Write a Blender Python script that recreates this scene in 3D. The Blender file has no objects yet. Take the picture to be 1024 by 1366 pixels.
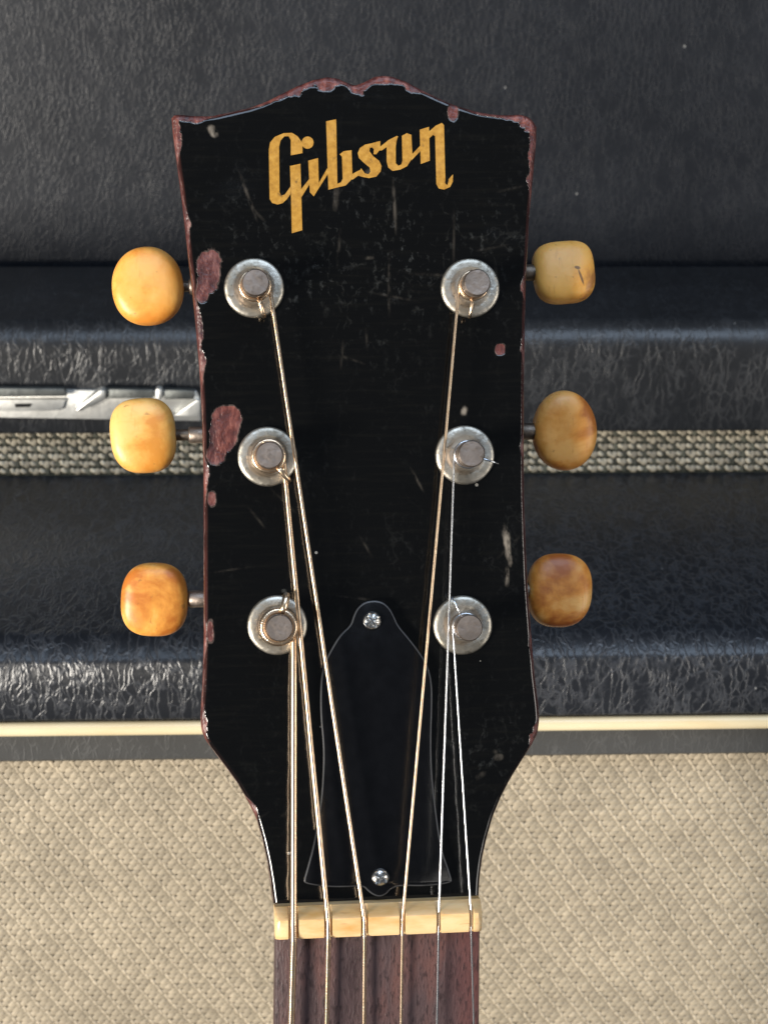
import bpy, bmesh, math, random
import numpy as np
from mathutils import Vector, Matrix, noise
from mathutils.geometry import tessellate_polygon

random.seed(7)
R = math.radians
S = bpy.context.scene
COL = S.collection
MM = 0.001

# ------------------------------------------------------------------ camera
HC = Vector((0.0, 0.0, 0.68))              # middle of the headstock face
PITCH, YAW, DIST = R(22.0), R(2.6), 0.38
FPX = 2470.0                               # focal length in photograph pixels
dvec = Vector((math.sin(YAW) * math.cos(PITCH), math.cos(YAW) * math.cos(PITCH), -math.sin(PITCH)))
right = Vector((math.cos(YAW), -math.sin(YAW), 0.0))
upv = right.cross(dvec)
ROLL = R(0.65)
right, upv = right * math.cos(ROLL) + upv * math.sin(ROLL), upv * math.cos(ROLL) - right * math.sin(ROLL)
CAM = HC - dvec * DIST
cam = bpy.data.cameras.new('camera')
cam.sensor_fit = 'VERTICAL'; cam.sensor_height = 24.0; cam.lens = 24.0 * FPX / 1366.0
cam.clip_start = 0.01; cam.clip_end = 50.0
cam.dof.use_dof = True; cam.dof.focus_distance = DIST; cam.dof.aperture_fstop = 28.0
co = bpy.data.objects.new('camera', cam); COL.objects.link(co); S.camera = co
co.matrix_world = Matrix(((right.x, upv.x, -dvec.x, CAM.x), (right.y, upv.y, -dvec.y, CAM.y),
                          (right.z, upv.z, -dvec.z, CAM.z), (0, 0, 0, 1)))

# ------------------------------------------------------------------ world, lamps, exposure
W = bpy.data.worlds.new('World'); S.world = W; W.use_nodes = True
W.node_tree.nodes['Background'].inputs[0].default_value = (0.80, 0.88, 1.0, 1)
W.node_tree.nodes['Background'].inputs[1].default_value = 0.085

def area(name, loc, target, sx, sy, power, color):
    l = bpy.data.lights.new(name, 'AREA'); l.shape = 'RECTANGLE'; l.size = sx; l.size_y = sy
    l.energy = power; l.color = color
    o = bpy.data.objects.new(name, l); COL.objects.link(o)
    o.location = loc
    o.rotation_euler = (Vector(target) - Vector(loc)).to_track_quat('-Z', 'Y').to_euler()
    return o
area('window_light', (-2.30, -1.95, 0.48), (0.0, 0.1, 0.66), 0.85, 0.90, 208.0, (1.0, 0.93, 0.83))
area('sky_light', (0.25, -0.62, 2.0), (0.05, 0.15, 0.6), 1.3, 0.8, 17.0, (0.62, 0.78, 1.0))
area('right_fill_light', (2.3, -1.5, 0.75), (0.05, 0.05, 0.66), 0.9, 1.1, 22.0, (1.0, 0.95, 0.88))  # weak fill added from the right to lift the shaded buttons
S.view_settings.view_transform = 'Standard'
try: S.view_settings.look = 'None'
except Exception: pass
S.view_settings.exposure = 0.0; S.view_settings.gamma = 1.0

# ------------------------------------------------------------------ helpers
GUIT_ROLL, GUIT_YAW = R(1.0), R(6.0)       # how the headstock is turned against the view
hz = -dvec * math.cos(GUIT_YAW) + right * math.sin(GUIT_YAW)
hx0 = right * math.cos(GUIT_YAW) + dvec * math.sin(GUIT_YAW); hy0 = hz.cross(hx0)
hx = hx0 * math.cos(GUIT_ROLL) + hy0 * math.sin(GUIT_ROLL)
hy = hz.cross(hx)
HM = Matrix(((hx.x, hy.x, hz.x, HC.x), (hx.y, hy.y, hz.y, HC.y), (hx.z, hy.z, hz.z, HC.z), (0, 0, 0, 1)))

def ray(px, py):
    return (dvec + right * ((px - 512.0) / FPX) + upv * ((683.0 - py) / FPX))
def hp(px, py, z=0.0):
    """point of the headstock frame (x, y) at height z (metres) above its face"""
    d = ray(px, py); o = HM.translation + hz * z
    t = (o - CAM).dot(hz) / d.dot(hz)
    q = CAM + d * t - HM.translation
    return (q.dot(hx), q.dot(hy))
def wY(px, py, Y):
    d = ray(px, py); t = (Y - CAM.y) / d.y
    return CAM + d * t
def wZ(px, py, Z):
    d = ray(px, py); t = (Z - CAM.z) / d.z
    return CAM + d * t

class NT:
    def __init__(self, name):
        self.m = bpy.data.materials.new(name); self.m.use_nodes = True
        self.t = self.m.node_tree; self.b = self.t.nodes['Principled BSDF']
    def n(self, typ, **kw):
        nd = self.t.nodes.new(typ)
        for k, v in kw.items():
            if k.startswith('_'): nd.inputs[k[1:].replace('_', ' ')].default_value = v
            else: setattr(nd, k, v)
        return nd
    def l(self, a, b): self.t.links.new(a, b)
    def coord(self, scale=(1, 1, 1), rot=(0, 0, 0), src='Object'):
        tc = self.n('ShaderNodeTexCoord'); mp = self.n('ShaderNodeMapping')
        mp.inputs['Scale'].default_value = scale; mp.inputs['Rotation'].default_value = rot
        self.l(tc.outputs[src], mp.inputs[0]); return mp.outputs[0]
    def noise(self, vec, scale, detail=3, rough=0.55, dist=0.0):
        n = self.n('ShaderNodeTexNoise'); n.inputs['Scale'].default_value = scale
        n.inputs['Detail'].default_value = detail; n.inputs['Roughness'].default_value = rough
        n.inputs['Distortion'].default_value = dist
        self.l(vec, n.inputs['Vector']); return n
    def ramp(self, fac, stops):
        r = self.n('ShaderNodeValToRGB'); e = r.color_ramp.elements
        while len(e) < len(stops): e.new(0.5)
        for i, (p, c) in enumerate(stops):
            e[i].position = p; e[i].color = c if len(c) == 4 else (*c, 1)
        self.l(fac, r.inputs[0]); return r.outputs[0]
    def g(self, fac, a, b):  # greyscale ramp a..b -> 0..1
        return self.ramp(fac, [(a, (0, 0, 0)), (b, (1, 1, 1))])
    def math(self, op, a, b=0.0):
        m = self.n('ShaderNodeMath', operation=op)
        for i, v in enumerate((a, b)):
            if isinstance(v, (int, float)): m.inputs[i].default_value = v
            else: self.l(v, m.inputs[i])
        return m.outputs[0]
    def mix(self, fac, a, b):
        m = self.n('ShaderNodeMix', data_type='RGBA')
        for sock, v in ((m.inputs['Factor'], fac), (m.inputs['A'], a), (m.inputs['B'], b)):
            if isinstance(v, (int, float)): sock.default_value = v
            elif isinstance(v, tuple): sock.default_value = (*v, 1) if len(v) == 3 else v
            else: self.l(v, sock)
        for s in m.inputs:
            pass
        return [o for o in m.outputs if o.type == 'RGBA'][0]
    def mixc(self, fac, a, b):
        m = self.n('ShaderNodeMix', data_type='RGBA')
        fi = m.inputs[0]; ai = m.inputs[6]; bi = m.inputs[7]
        for sock, v in ((fi, fac), (ai, a), (bi, b)):
            if isinstance(v, (int, float)): sock.default_value = v
            elif isinstance(v, tuple): sock.default_value = (*v, 1) if len(v) == 3 else v
            else: self.l(v, sock)
        return m.outputs[2]
    def bump(self, h, strength, dist, prev=None):
        b = self.n('ShaderNodeBump'); b.inputs['Strength'].default_value = strength
        b.inputs['Distance'].default_value = dist
        self.l(h, b.inputs['Height'])
        if prev is not None: self.l(prev, b.inputs['Normal'])
        return b.outputs[0]
    def set(self, **kw):
        for k, v in kw.items():
            s = self.b.inputs[k.replace('_', ' ')]
            if isinstance(v, (int, float)): s.default_value = v
            elif isinstance(v, tuple): s.default_value = (*v, 1) if (len(v) == 3 and s.type == 'RGBA') else v
            else: self.l(v, s)
        return self.m

# ------------------------------------------------------------------ materials
def m_vinyl(name, base, sx, sy, strength, rough, mask_lo=0.35, seedoff=0.0, lint=1.0, ridge_glint=0.4, spec=0.42):
    t = NT(name)
    wob = t.noise(t.coord((1, 0.7, 0.7)), 110, 3)
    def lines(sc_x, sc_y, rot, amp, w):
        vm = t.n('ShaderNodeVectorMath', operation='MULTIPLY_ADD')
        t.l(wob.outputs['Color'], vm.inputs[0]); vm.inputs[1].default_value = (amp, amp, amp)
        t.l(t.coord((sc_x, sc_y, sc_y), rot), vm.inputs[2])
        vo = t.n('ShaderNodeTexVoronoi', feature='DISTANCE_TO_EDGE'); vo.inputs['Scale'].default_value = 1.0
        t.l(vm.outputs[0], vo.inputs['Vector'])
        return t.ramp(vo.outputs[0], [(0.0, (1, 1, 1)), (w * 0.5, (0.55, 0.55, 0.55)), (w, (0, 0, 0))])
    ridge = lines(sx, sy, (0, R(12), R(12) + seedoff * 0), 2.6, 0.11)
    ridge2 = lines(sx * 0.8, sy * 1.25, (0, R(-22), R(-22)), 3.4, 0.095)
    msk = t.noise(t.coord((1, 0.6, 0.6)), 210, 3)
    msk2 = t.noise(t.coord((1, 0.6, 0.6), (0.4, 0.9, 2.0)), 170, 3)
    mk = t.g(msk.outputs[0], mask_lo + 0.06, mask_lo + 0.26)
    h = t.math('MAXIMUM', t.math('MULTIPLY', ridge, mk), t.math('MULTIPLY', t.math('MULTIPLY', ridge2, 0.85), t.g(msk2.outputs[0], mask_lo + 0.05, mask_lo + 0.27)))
    big = t.noise(t.coord(), 22, 3)
    fine = t.noise(t.coord(), 1500, 2)
    nb = t.bump(big.outputs[0], 0.12, 0.004)
    nb = t.bump(h, strength, 0.00042, nb)
    nb = t.bump(fine.outputs[0], 0.25, 0.0002, nb)
    wear = t.noise(t.coord(), 14, 4)
    c = t.mixc(t.g(wear.outputs[0], 0.35, 0.7), tuple(x * 0.85 for x in base), tuple(x * 1.18 for x in base))
    c = t.mixc(t.math('MULTIPLY', h, ridge_glint), c, tuple(min(1, x * 3.0 + 0.05) for x in base))  # crease ridges painted lighter, as if catching the light
    # lint and dust caught in the grain
    sp = t.n('ShaderNodeTexVoronoi', feature='F1'); sp.inputs['Scale'].default_value = 110
    t.l(t.coord((1, 1, 0.8)), sp.inputs['Vector'])
    dot = t.math('LESS_THAN', sp.outputs['Distance'], 0.042)
    rnd = t.n('ShaderNodeSeparateColor'); t.l(sp.outputs['Color'], rnd.inputs[0])
    dot = t.math('MULTIPLY', dot, t.math('GREATER_THAN', rnd.outputs[0], 1.0 - 0.16 * lint))
    c = t.mixc(t.math('MULTIPLY', dot, t.math('MULTIPLY', rnd.outputs[1], 0.6)), c, (0.35, 0.35, 0.34))
    rr = t.math('ADD', t.math('MULTIPLY', wear.outputs[0], 0.22), rough - 0.11)
    return t.set(Base_Color=c, Roughness=rr, Normal=nb, Specular_IOR_Level=spec)

M = {}
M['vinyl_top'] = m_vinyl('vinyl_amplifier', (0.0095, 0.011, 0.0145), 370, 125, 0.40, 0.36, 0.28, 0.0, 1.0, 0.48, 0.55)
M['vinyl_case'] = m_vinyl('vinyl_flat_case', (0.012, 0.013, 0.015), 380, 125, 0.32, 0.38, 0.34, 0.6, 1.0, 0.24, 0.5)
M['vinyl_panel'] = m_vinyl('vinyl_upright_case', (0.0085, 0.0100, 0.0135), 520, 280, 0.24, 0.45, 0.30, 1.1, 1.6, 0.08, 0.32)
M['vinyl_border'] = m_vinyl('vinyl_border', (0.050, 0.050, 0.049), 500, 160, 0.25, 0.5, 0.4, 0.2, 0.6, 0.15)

def m_face():
    t = NT('worn_black_lacquer')
    at = t.n('ShaderNodeAttribute', attribute_name='wear'); wear = t.g(at.outputs['Fac'], 0.44, 0.56)
    tone = t.n('ShaderNodeAttribute', attribute_name='tone')
    v = t.coord()
    n1 = t.noise(t.coord((1, 0.45, 1)), 700, 4); n2 = t.noise(v, 180, 3)
    red = t.ramp(n1.outputs[0], [(0.3, (0.030, 0.008, 0.008)), (0.5, (0.090, 0.022, 0.017)), (0.75, (0.24, 0.080, 0.058))])
    gry = t.ramp(n1.outputs[0], [(0.3, (0.018, 0.007, 0.008)), (0.52, (0.055, 0.022, 0.024)), (0.78, (0.22, 0.15, 0.155))])
    wood = t.mixc(tone.outputs['Fac'], red, gry)
    # horizontal grain telegraphing through the lacquer
    gr = t.noise(t.coord((0.12, 1.6, 1)), 620, 3)
    sc = t.noise(v, 55, 4)
    # crazing + scratches
    wob = t.noise(v, 160, 3)
    vm = t.n('ShaderNodeVectorMath', operation='MULTIPLY_ADD'); t.l(wob.outputs['Color'], vm.inputs[0])
    vm.inputs[1].default_value = (1.3, 1.3, 0); t.l(t.coord((95, 62, 95)), vm.inputs[2])
    vo = t.n('ShaderNodeTexVoronoi', feature='DISTANCE_TO_EDGE'); vo.inputs['Scale'].default_value = 1; t.l(vm.outputs[0], vo.inputs['Vector'])
    crack = t.ramp(vo.outputs[0], [(0.0, (1, 1, 1)), (0.03, (0, 0, 0))])
    scuffa = t.n('ShaderNodeAttribute', attribute_name='scuff')
    scm = t.g(sc.outputs[0], 0.56, 0.76)
    hazy = t.noise(t.coord((0.8, 0.5, 1)), 900, 5, 0.65)
    crk = t.math('MULTIPLY', crack, t.math('ADD', t.math('MULTIPLY', scm, 0.10), t.math('MULTIPLY', t.g(hazy.outputs[0], 0.45, 0.6), t.math('MULTIPLY', scuffa.outputs['Fac'], 0.17))))
    hz_ = t.math('MULTIPLY', t.g(hazy.outputs[0], 0.56, 0.80), scuffa.outputs['Fac'])
    blk = t.mixc(crk, (0.0022, 0.0023, 0.0024), (0.075, 0.075, 0.068))
    blk = t.mixc(t.math('MULTIPLY', t.math('MULTIPLY', hz_, t.g(sc.outputs[0], 0.42, 0.62)), 0.85), blk, (0.085, 0.088, 0.085))
    blk = t.mixc(t.math('MULTIPLY', t.g(gr.outputs[0], 0.5, 0.8), 0.35), blk, (0.008, 0.0075, 0.006))
    sp = t.n('ShaderNodeTexVoronoi', feature='F1'); sp.inputs['Scale'].default_value = 150; t.l(v, sp.inputs['Vector'])
    rn = t.n('ShaderNodeSeparateColor'); t.l(sp.outputs['Color'], rn.inputs[0])
    rad = t.math('MULTIPLY', rn.outputs[1], 0.075)
    dot = t.math('MULTIPLY', t.math('LESS_THAN', sp.outputs['Distance'], rad), t.math('GREATER_THAN', rn.outputs[0], 0.80))
    blk = t.mixc(t.math('MULTIPLY', dot, 0.55), blk, (0.42, 0.40, 0.36))
    bv = t.n('ShaderNodeAttribute', attribute_name='bev')
    sca = t.n('ShaderNodeAttribute', attribute_name='scratch')
    blk = t.mixc(t.math('MULTIPLY', sca.outputs['Fac'], t.g(n1.outputs[0], 0.35, 0.6)), blk, (0.22, 0.19, 0.155))
    blk = t.mixc(bv.outputs['Fac'], blk, (0.050, 0.016, 0.013))
    c = t.mixc(wear, blk, wood)
    rim = t.ramp(at.outputs['Fac'], [(0.06, (0, 0, 0)), (0.3, (1, 1, 1)), (0.5, (1, 1, 1)), (0.75, (0, 0, 0))])
    c = t.mixc(t.math('MULTIPLY', t.math('MULTIPLY', rim, t.g(n1.outputs[0], 0.42, 0.62)), 0.30), c, (0.30, 0.22, 0.19))
    rough = t.math('ADD', t.math('MULTIPLY', wear, 0.33), t.math('ADD', 0.10, t.math('MULTIPLY', t.math('ADD', scm, hz_), 0.14)))
    nb = t.bump(gr.outputs[0], 0.12, 0.0002)
    nb = t.bump(t.math('MULTIPLY', n1.outputs[0], wear), 0.9, 0.0004, nb)
    nb = t.bump(n2.outputs[0], 0.06, 0.0006, nb)
    return t.set(Base_Color=c, Roughness=rough, Normal=nb, Specular_IOR_Level=0.5)
M['face'] = m_face()

def m_wood(name, a, b, rough, sc=(1, 0.06, 1), scale=500, bump=0.4):
    t = NT(name); n = t.noise(t.coord(sc), scale, 5, 0.6, 0.4)
    c = t.ramp(n.outputs[0], [(0.3, a), (0.7, b)])
    return t.set(Base_Color=c, Roughness=rough, Normal=t.bump(n.outputs[0], bump, 0.0003))
M['core'] = m_wood('dark_red_mahogany', (0.016, 0.006, 0.005), (0.055, 0.018, 0.014), 0.3)

def m_rosewood():
    t = NT('rosewood')
    pore = t.noise(t.coord((1, 0.07, 1)), 1900, 4); st = t.noise(t.coord((1, 0.035, 1)), 160, 3)
    big = t.noise(t.coord((1, 0.2, 1)), 70, 2)
    c = t.ramp(st.outputs[0], [(0.3, (0.038, 0.023, 0.025)), (0.5, (0.072, 0.046, 0.047)), (0.7, (0.110, 0.052, 0.046))])
    tc = t.n('ShaderNodeTexCoord'); sx = t.n('ShaderNodeSeparateXYZ'); t.l(tc.outputs['Object'], sx.inputs[0])
    edge = t.math('ADD', sx.outputs[0], t.math('MULTIPLY', big.outputs[0], 0.012))
    c = t.mixc(t.math('MULTIPLY', t.g(t.math('MULTIPLY', edge, 20.0), 0.30, 0.44), 0.6), c, (0.105, 0.036, 0.033))
    c = t.mixc(t.math('MULTIPLY', t.g(pore.outputs[0], 0.52, 0.64), 0.7), c, (0.02, 0.012, 0.013))
    nb = t.bump(pore.outputs[0], 0.7, 0.0003)
    return t.set(Base_Color=c, Roughness=0.42, Normal=nb)
M['rosewood'] = m_rosewood()

def m_bone():
    t = NT('aged_bone')
    n = t.noise(t.coord((0.25, 1, 1)), 300, 4); p = t.noise(t.coord((0.10, 1, 1)), 1600, 3)
    c = t.ramp(n.outputs[0], [(0.3, (0.58, 0.33, 0.11)), (0.6, (0.76, 0.54, 0.29))])
    c = t.mixc(t.math('MULTIPLY', t.g(p.outputs[0], 0.66, 0.72), 0.6), c, (0.30, 0.14, 0.05))
    return t.set(Base_Color=c, Roughness=0.38, Subsurface_Weight=0.15, Subsurface_Radius=(0.004, 0.002, 0.001), Subsurface_Scale=0.4)
M['bone'] = m_bone()

def m_ivory(name, light, mid, dark, off, lo=0.40, hi=0.62, mark=False):
    light, mid, dark = [(a[0], a[1] * 0.90, a[2] * 0.74) for a in (light, mid, dark)]
    lo, hi = (lo + hi) / 2 - 0.10, (lo + hi) / 2 + 0.09
    t = NT(name)
    mp = t.coord((1, 1, 1)); va = t.n('ShaderNodeVectorMath', operation='ADD'); va.inputs[1].default_value = off
    t.l(mp, va.inputs[0])
    n = t.noise(va.outputs[0], 75, 5, 0.58, 0.35); f = t.noise(va.outputs[0], 600, 3)
    c = t.ramp(n.outputs[0], [(lo, light), ((lo + hi) / 2, mid), (hi, dark)])
    c = t.mixc(t.math('MULTIPLY', t.g(f.outputs[0], 0.66, 0.74), 0.5), c, (0.22, 0.09, 0.03))
    scr = t.noise(t.coord((1, 0.12, 1), (0, 0, 0.6)), 900, 3)
    c = t.mixc(t.math('MULTIPLY', t.g(scr.outputs[0], 0.60, 0.70), 0.25), c, dark)
    if mark:
        for (mx, my, la, lb, ang) in ((0.0030, -0.0014, 0.0022, 0.00032, -1.25), (0.0023, 0.0006, 0.0008, 0.00045, -0.2)):
            mp2 = t.n('ShaderNodeMapping', vector_type='TEXTURE'); tc2 = t.n('ShaderNodeTexCoord'); t.l(tc2.outputs['Object'], mp2.inputs[0])
            mp2.inputs['Location'].default_value = (mx, my, 0); mp2.inputs['Rotation'].default_value = (0, 0, ang); mp2.inputs['Scale'].default_value = (la, lb, 1)
            ln_ = t.n('ShaderNodeVectorMath', operation='LENGTH'); t.l(mp2.outputs[0], ln_.inputs[0])
            c = t.mixc(t.math('MULTIPLY', t.math('SUBTRACT', 1.0, t.g(ln_.outputs['Value'], 0.6, 1.0)), 0.8), c, (0.10, 0.055, 0.03))
    nb = t.bump(t.noise(va.outputs[0], 130, 3).outputs[0], 0.30, 0.0012)
    return t.set(Base_Color=c, Roughness=0.43, Normal=nb, Subsurface_Weight=0.2,
                 Subsurface_Radius=(0.004, 0.002, 0.0008), Subsurface_Scale=0.5)

def m_metal(name, col, dark, rough, scale=900, pit=0.5):
    t = NT(name)
    n = t.noise(t.coord(), scale, 4); b = t.noise(t.coord(), scale * 0.25, 3)
    c = t.mixc(t.g(b.outputs[0], 0.4, 0.7), col, dark)
    c = t.mixc(t.math('MULTIPLY', t.g(n.outputs[0], 0.58, 0.72), pit), c, tuple(x * 0.35 for x in dark))
    rr = t.math('ADD', t.math('MULTIPLY', n.outputs[0], 0.25), rough - 0.1)
    if pit < 0.15: return t.set(Base_Color=c, Metallic=1.0, Roughness=rough)
    return t.set(Base_Color=c, Metallic=1.0, Roughness=rr, Normal=t.bump(b.outputs[0], 0.25, 0.0006, t.bump(n.outputs[0], 0.4, 0.0002)))
M['nickel'] = m_metal('worn_nickel', (0.53, 0.495, 0.43), (0.34, 0.31, 0.255), 0.42, 800, 0.75)
M['post'] = m_metal('dull_post_nickel', (0.36, 0.30, 0.26), (0.22, 0.18, 0.15), 0.46, 700, 0.6)
M['chrome'] = m_metal('chrome', (0.75, 0.75, 0.74), (0.6, 0.6, 0.6), 0.22, 500, 0.2)
M['bronze'] = m_metal('bronze_wound', (0.82, 0.64, 0.46), (0.70, 0.50, 0.33), 0.30, 2500, 0.1)
M['steel'] = m_metal('plain_steel', (0.78, 0.80, 0.83), (0.66, 0.68, 0.72), 0.24, 2500, 0.1)
M['dark_metal'] = m_metal('tarnished_shaft', (0.20, 0.17, 0.14), (0.10, 0.08, 0.065), 0.5)
M['latch'] = m_metal('brushed_latch_metal', (0.80, 0.80, 0.77), (0.66, 0.66, 0.63), 0.50, 400, 0.15)
M['flange'] = m_metal('dull_flange', (0.22, 0.23, 0.22), (0.12, 0.13, 0.13), 0.5, 500, 0.4)
M['gearbox'] = m_metal('gear_housing', (0.45, 0.43, 0.40), (0.3, 0.28, 0.26), 0.45)

def m_plain(name, col, rough, spec=0.5):
    t = NT(name); n = t.noise(t.coord(), 400, 3)
    c = t.mixc(t.g(n.outputs[0], 0.3, 0.7), tuple(x * 0.85 for x in col), tuple(min(1, x * 1.15) for x in col))
    rr = t.math('ADD', t.math('MULTIPLY', n.outputs[0], 0.1), rough - 0.05)
    return t.set(Base_Color=c, Roughness=rr, Specular_IOR_Level=spec, Normal=t.bump(n.outputs[0], 0.05, 0.0003))
M['plastic'] = m_plain('black_plastic', (0.0024, 0.0026, 0.0034), 0.22, 0.4)
M['plastic_edge'] = m_plain('paler_plastic_edge', (0.03, 0.031, 0.034), 0.4)  # paler grey for the bevel ring of the cover
M['slot_shade'] = m_plain('painted_slot_shade', (0.01, 0.01, 0.01), 0.8, 0.2)
M['backing'] = m_plain('grille_backing', (0.30, 0.258, 0.192), 0.9, 0.1)
M['bandback'] = m_plain('band_backing', (0.03, 0.033, 0.028), 0.9, 0.1)

def m_gold_paint():
    t = NT('gold_silkscreen'); n = t.noise(t.coord(), 900, 4); b = t.noise(t.coord(), 200, 2)
    c = t.ramp(n.outputs[0], [(0.3, (0.30, 0.14, 0.012)), (0.55, (0.42, 0.21, 0.024)), (0.8, (0.50, 0.28, 0.05))])
    c = t.mixc(t.math('MULTIPLY', t.g(b.outputs[0], 0.5, 0.75), 0.35), c, (0.50, 0.28, 0.07))
    w = t.noise(t.coord((1, 0.6, 1)), 520, 5, 0.65)
    c = t.mixc(t.math('MULTIPLY', t.g(w.outputs[0], 0.62, 0.70), 0.8), c, (0.06, 0.035, 0.012))
    return t.set(Base_Color=c, Roughness=0.40, Metallic=0.1, Coat_Weight=0.3, Coat_Roughness=0.15)
M['gold'] = m_gold_paint()
def m_piping():
    t = NT('cream_gold_piping'); n = t.noise(t.coord((0.2, 1, 1)), 120, 3)
    c = t.ramp(n.outputs[0], [(0.3, (0.62, 0.50, 0.30)), (0.7, (0.74, 0.66, 0.46))])
    return t.set(Base_Color=c, Roughness=0.3)
M['piping'] = m_piping()
def m_cloth(name, rough=0.75):
    t = NT(name); a = t.n('ShaderNodeAttribute', attribute_name='tint')
    n = t.noise(t.coord((1, 1, 4)), 1800, 2)
    c = t.mixc(t.g(n.outputs[0], 0.35, 0.7), a.outputs['Color'], a.outputs['Color'])
    mul = t.n('ShaderNodeMix', data_type='RGBA', blend_type='MULTIPLY'); mul.inputs[0].default_value = 0.55
    t.l(a.outputs['Color'], mul.inputs[6]); t.l(t.ramp(n.outputs[0], [(0.3, (0.6, 0.58, 0.52)), (0.6, (1, 1, 1))]), mul.inputs[7])
    return t.set(Base_Color=mul.outputs[2], Roughness=rough, Normal=t.bump(n.outputs[0], 0.4, 0.0003), Specular_IOR_Level=0.35)
M['cloth'] = m_cloth('wheat_grille_cloth', 0.55)

# ------------------------------------------------------------------ mesh helpers
def mk(name, verts, faces, mat, parent=None, smooth=True, mats=None, fmat=None):
    me = bpy.data.meshes.new(name)
    me.from_pydata([tuple(v) for v in verts], [], faces)
    for m in (mats or [mat]): me.materials.append(m)
    if fmat is not None: me.polygons.foreach_set('material_index', fmat)
    me.polygons.foreach_set('use_smooth', [smooth] * len(me.polygons))
    me.update()
    o = bpy.data.objects.new(name, me); COL.objects.link(o)
    if parent: o.parent = parent
    return o
def mkbm(name, bm, mat, parent=None, smooth=True, sharp=35):
    bmesh.ops.recalc_face_normals(bm, faces=bm.faces)
    me = bpy.data.meshes.new(name); bm.to_mesh(me); bm.free(); me.materials.append(mat)
    me.polygons.foreach_set('use_smooth', [smooth] * len(me.polygons))
    if smooth: me.set_sharp_from_angle(angle=R(sharp))
    o = bpy.data.objects.new(name, me); COL.objects.link(o)
    if parent: o.parent = parent
    return o
def tag(o, label=None, cat=None, group=None, kind=None):
    for k, v in (('label', label), ('category', cat), ('group', group), ('kind', kind)):
        if v: o[k] = v
    return o
def box_bm(lo, hi, bevel=0.0, seg=3, bm=None, M4=None):
    b = bmesh.new(); r = bmesh.ops.create_cube(b, size=1.0)
    c = [(lo[i] + hi[i]) / 2 for i in range(3)]; s = [hi[i] - lo[i] for i in range(3)]
    for v in b.verts: v.co = Vector([c[i] + v.co[i] * s[i] for i in range(3)])
    if bevel: bmesh.ops.bevel(b, geom=b.edges[:], offset=bevel, segments=seg, profile=0.5, affect='EDGES')
    if M4 is not None: b.transform(M4)
    if bm is None: return b
    me = bpy.data.meshes.new('tmp'); b.to_mesh(me); b.free(); bm.from_mesh(me); bpy.data.meshes.remove(me)
    return bm
def lathe(profile, n, cx, cy, z0=0.0):
    """profile: (r, z) from bottom to top, about the local z axis"""
    vs, fs = [], []
    for r, z in profile:
        for k in range(n):
            a = 2 * math.pi * k / n; vs.append((cx + r * math.cos(a), cy + r * math.sin(a), z0 + z))
    for i in range(len(profile) - 1):
        for k in range(n):
            k2 = (k + 1) % n; fs.append((i * n + k, i * n + k2, (i + 1) * n + k2, (i + 1) * n + k))
    fs.append(tuple(range((len(profile) - 1) * n, len(profile) * n)))
    fs.append(tuple(range(n - 1, -1, -1)))
    return vs, fs
def tube(pts, rad, n=8, cap=True):
    """sweep a circle along a polyline; rad is a number or a function(i, k)"""
    pts = [Vector(p) for p in pts]; vs, fs = [], []
    t0 = (pts[1] - pts[0]).normalized()
    ref = Vector((1, 0, 0)) if abs(t0.x) < 0.8 else Vector((0, 1, 0))
    nrm = t0.cross(ref).normalized()
    for i, p in enumerate(pts):
        t = (pts[min(i + 1, len(pts) - 1)] - pts[max(i - 1, 0)]).normalized()
        nrm = (nrm - t * nrm.dot(t)).normalized(); bn = t.cross(nrm)
        for k in range(n):
            a = 2 * math.pi * k / n; r = rad(i, k) if callable(rad) else rad
            vs.append(p + (nrm * math.cos(a) + bn * math.sin(a)) * r)
    for i in range(len(pts) - 1):
        for k in range(n):
            k2 = (k + 1) % n; fs.append((i * n + k, i * n + k2, (i + 1) * n + k2, (i + 1) * n + k))
    if cap:
        fs.append(tuple(range(n - 1, -1, -1))); fs.append(tuple(range((len(pts) - 1) * n, len(pts) * n)))
    return vs, fs
def resample(pts, step):
    out = [Vector(pts[0])]
    for a, b in zip(pts[:-1], pts[1:]):
        a, b = Vector(a), Vector(b); L = (b - a).length; n = max(1, int(round(L / step)))
        for i in range(1, n + 1): out.append(a.lerp(b, i / n))
    return out
def smooth_poly(pts, it=1, closed=True):
    for _ in range(it):
        o = []; n = len(pts); rng = range(n) if closed else range(n - 1)
        if not closed: o.append(pts[0])
        for i in rng:
            a, b = pts[i], pts[(i + 1) % n]
            o.append(tuple(0.75 * a[k] + 0.25 * b[k] for k in range(len(a)))); o.append(tuple(0.25 * a[k] + 0.75 * b[k] for k in range(len(a))))
        if not closed: o.append(pts[-1])
        pts = o
    return pts

# ================================================================== SETTING: amplifier and cases
# measured heights and depths (metres)
YF = 0.100                                            # amplifier front plane
def zY(py, Y): return wY(512, py, Y).z
Z_TOP = zY(872, YF) + 0.0015                         # amplifier top plane
Y_CASE = wZ(512, 639, Z_TOP).y                        # front of the flat case
Z_CASE = zY(428, Y_CASE + 0.006)                      # its top plane
Y_PAN = wZ(512, 355, Z_CASE).y                        # front of the upright case
AX0, AX1 = -0.27, 0.33
Z_BOT = 0.02

def slab(name, lo, hi, bevel, mat, parent=None, seg=5):
    return mkbm(name, box_bm(lo, hi, bevel, seg), mat, parent)

amp = bpy.data.objects.new('amplifier', None); COL.objects.link(amp)
amp.location = (0.03, YF + 0.15, 0.0)
tag(amp, 'black vinyl amplifier with cream piping around a woven wheat coloured grille cloth', 'amplifier')
def child(o, root):
    o.parent = root; o.matrix_parent_inverse = Matrix.Translation(root.location).inverted(); return o
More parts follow.
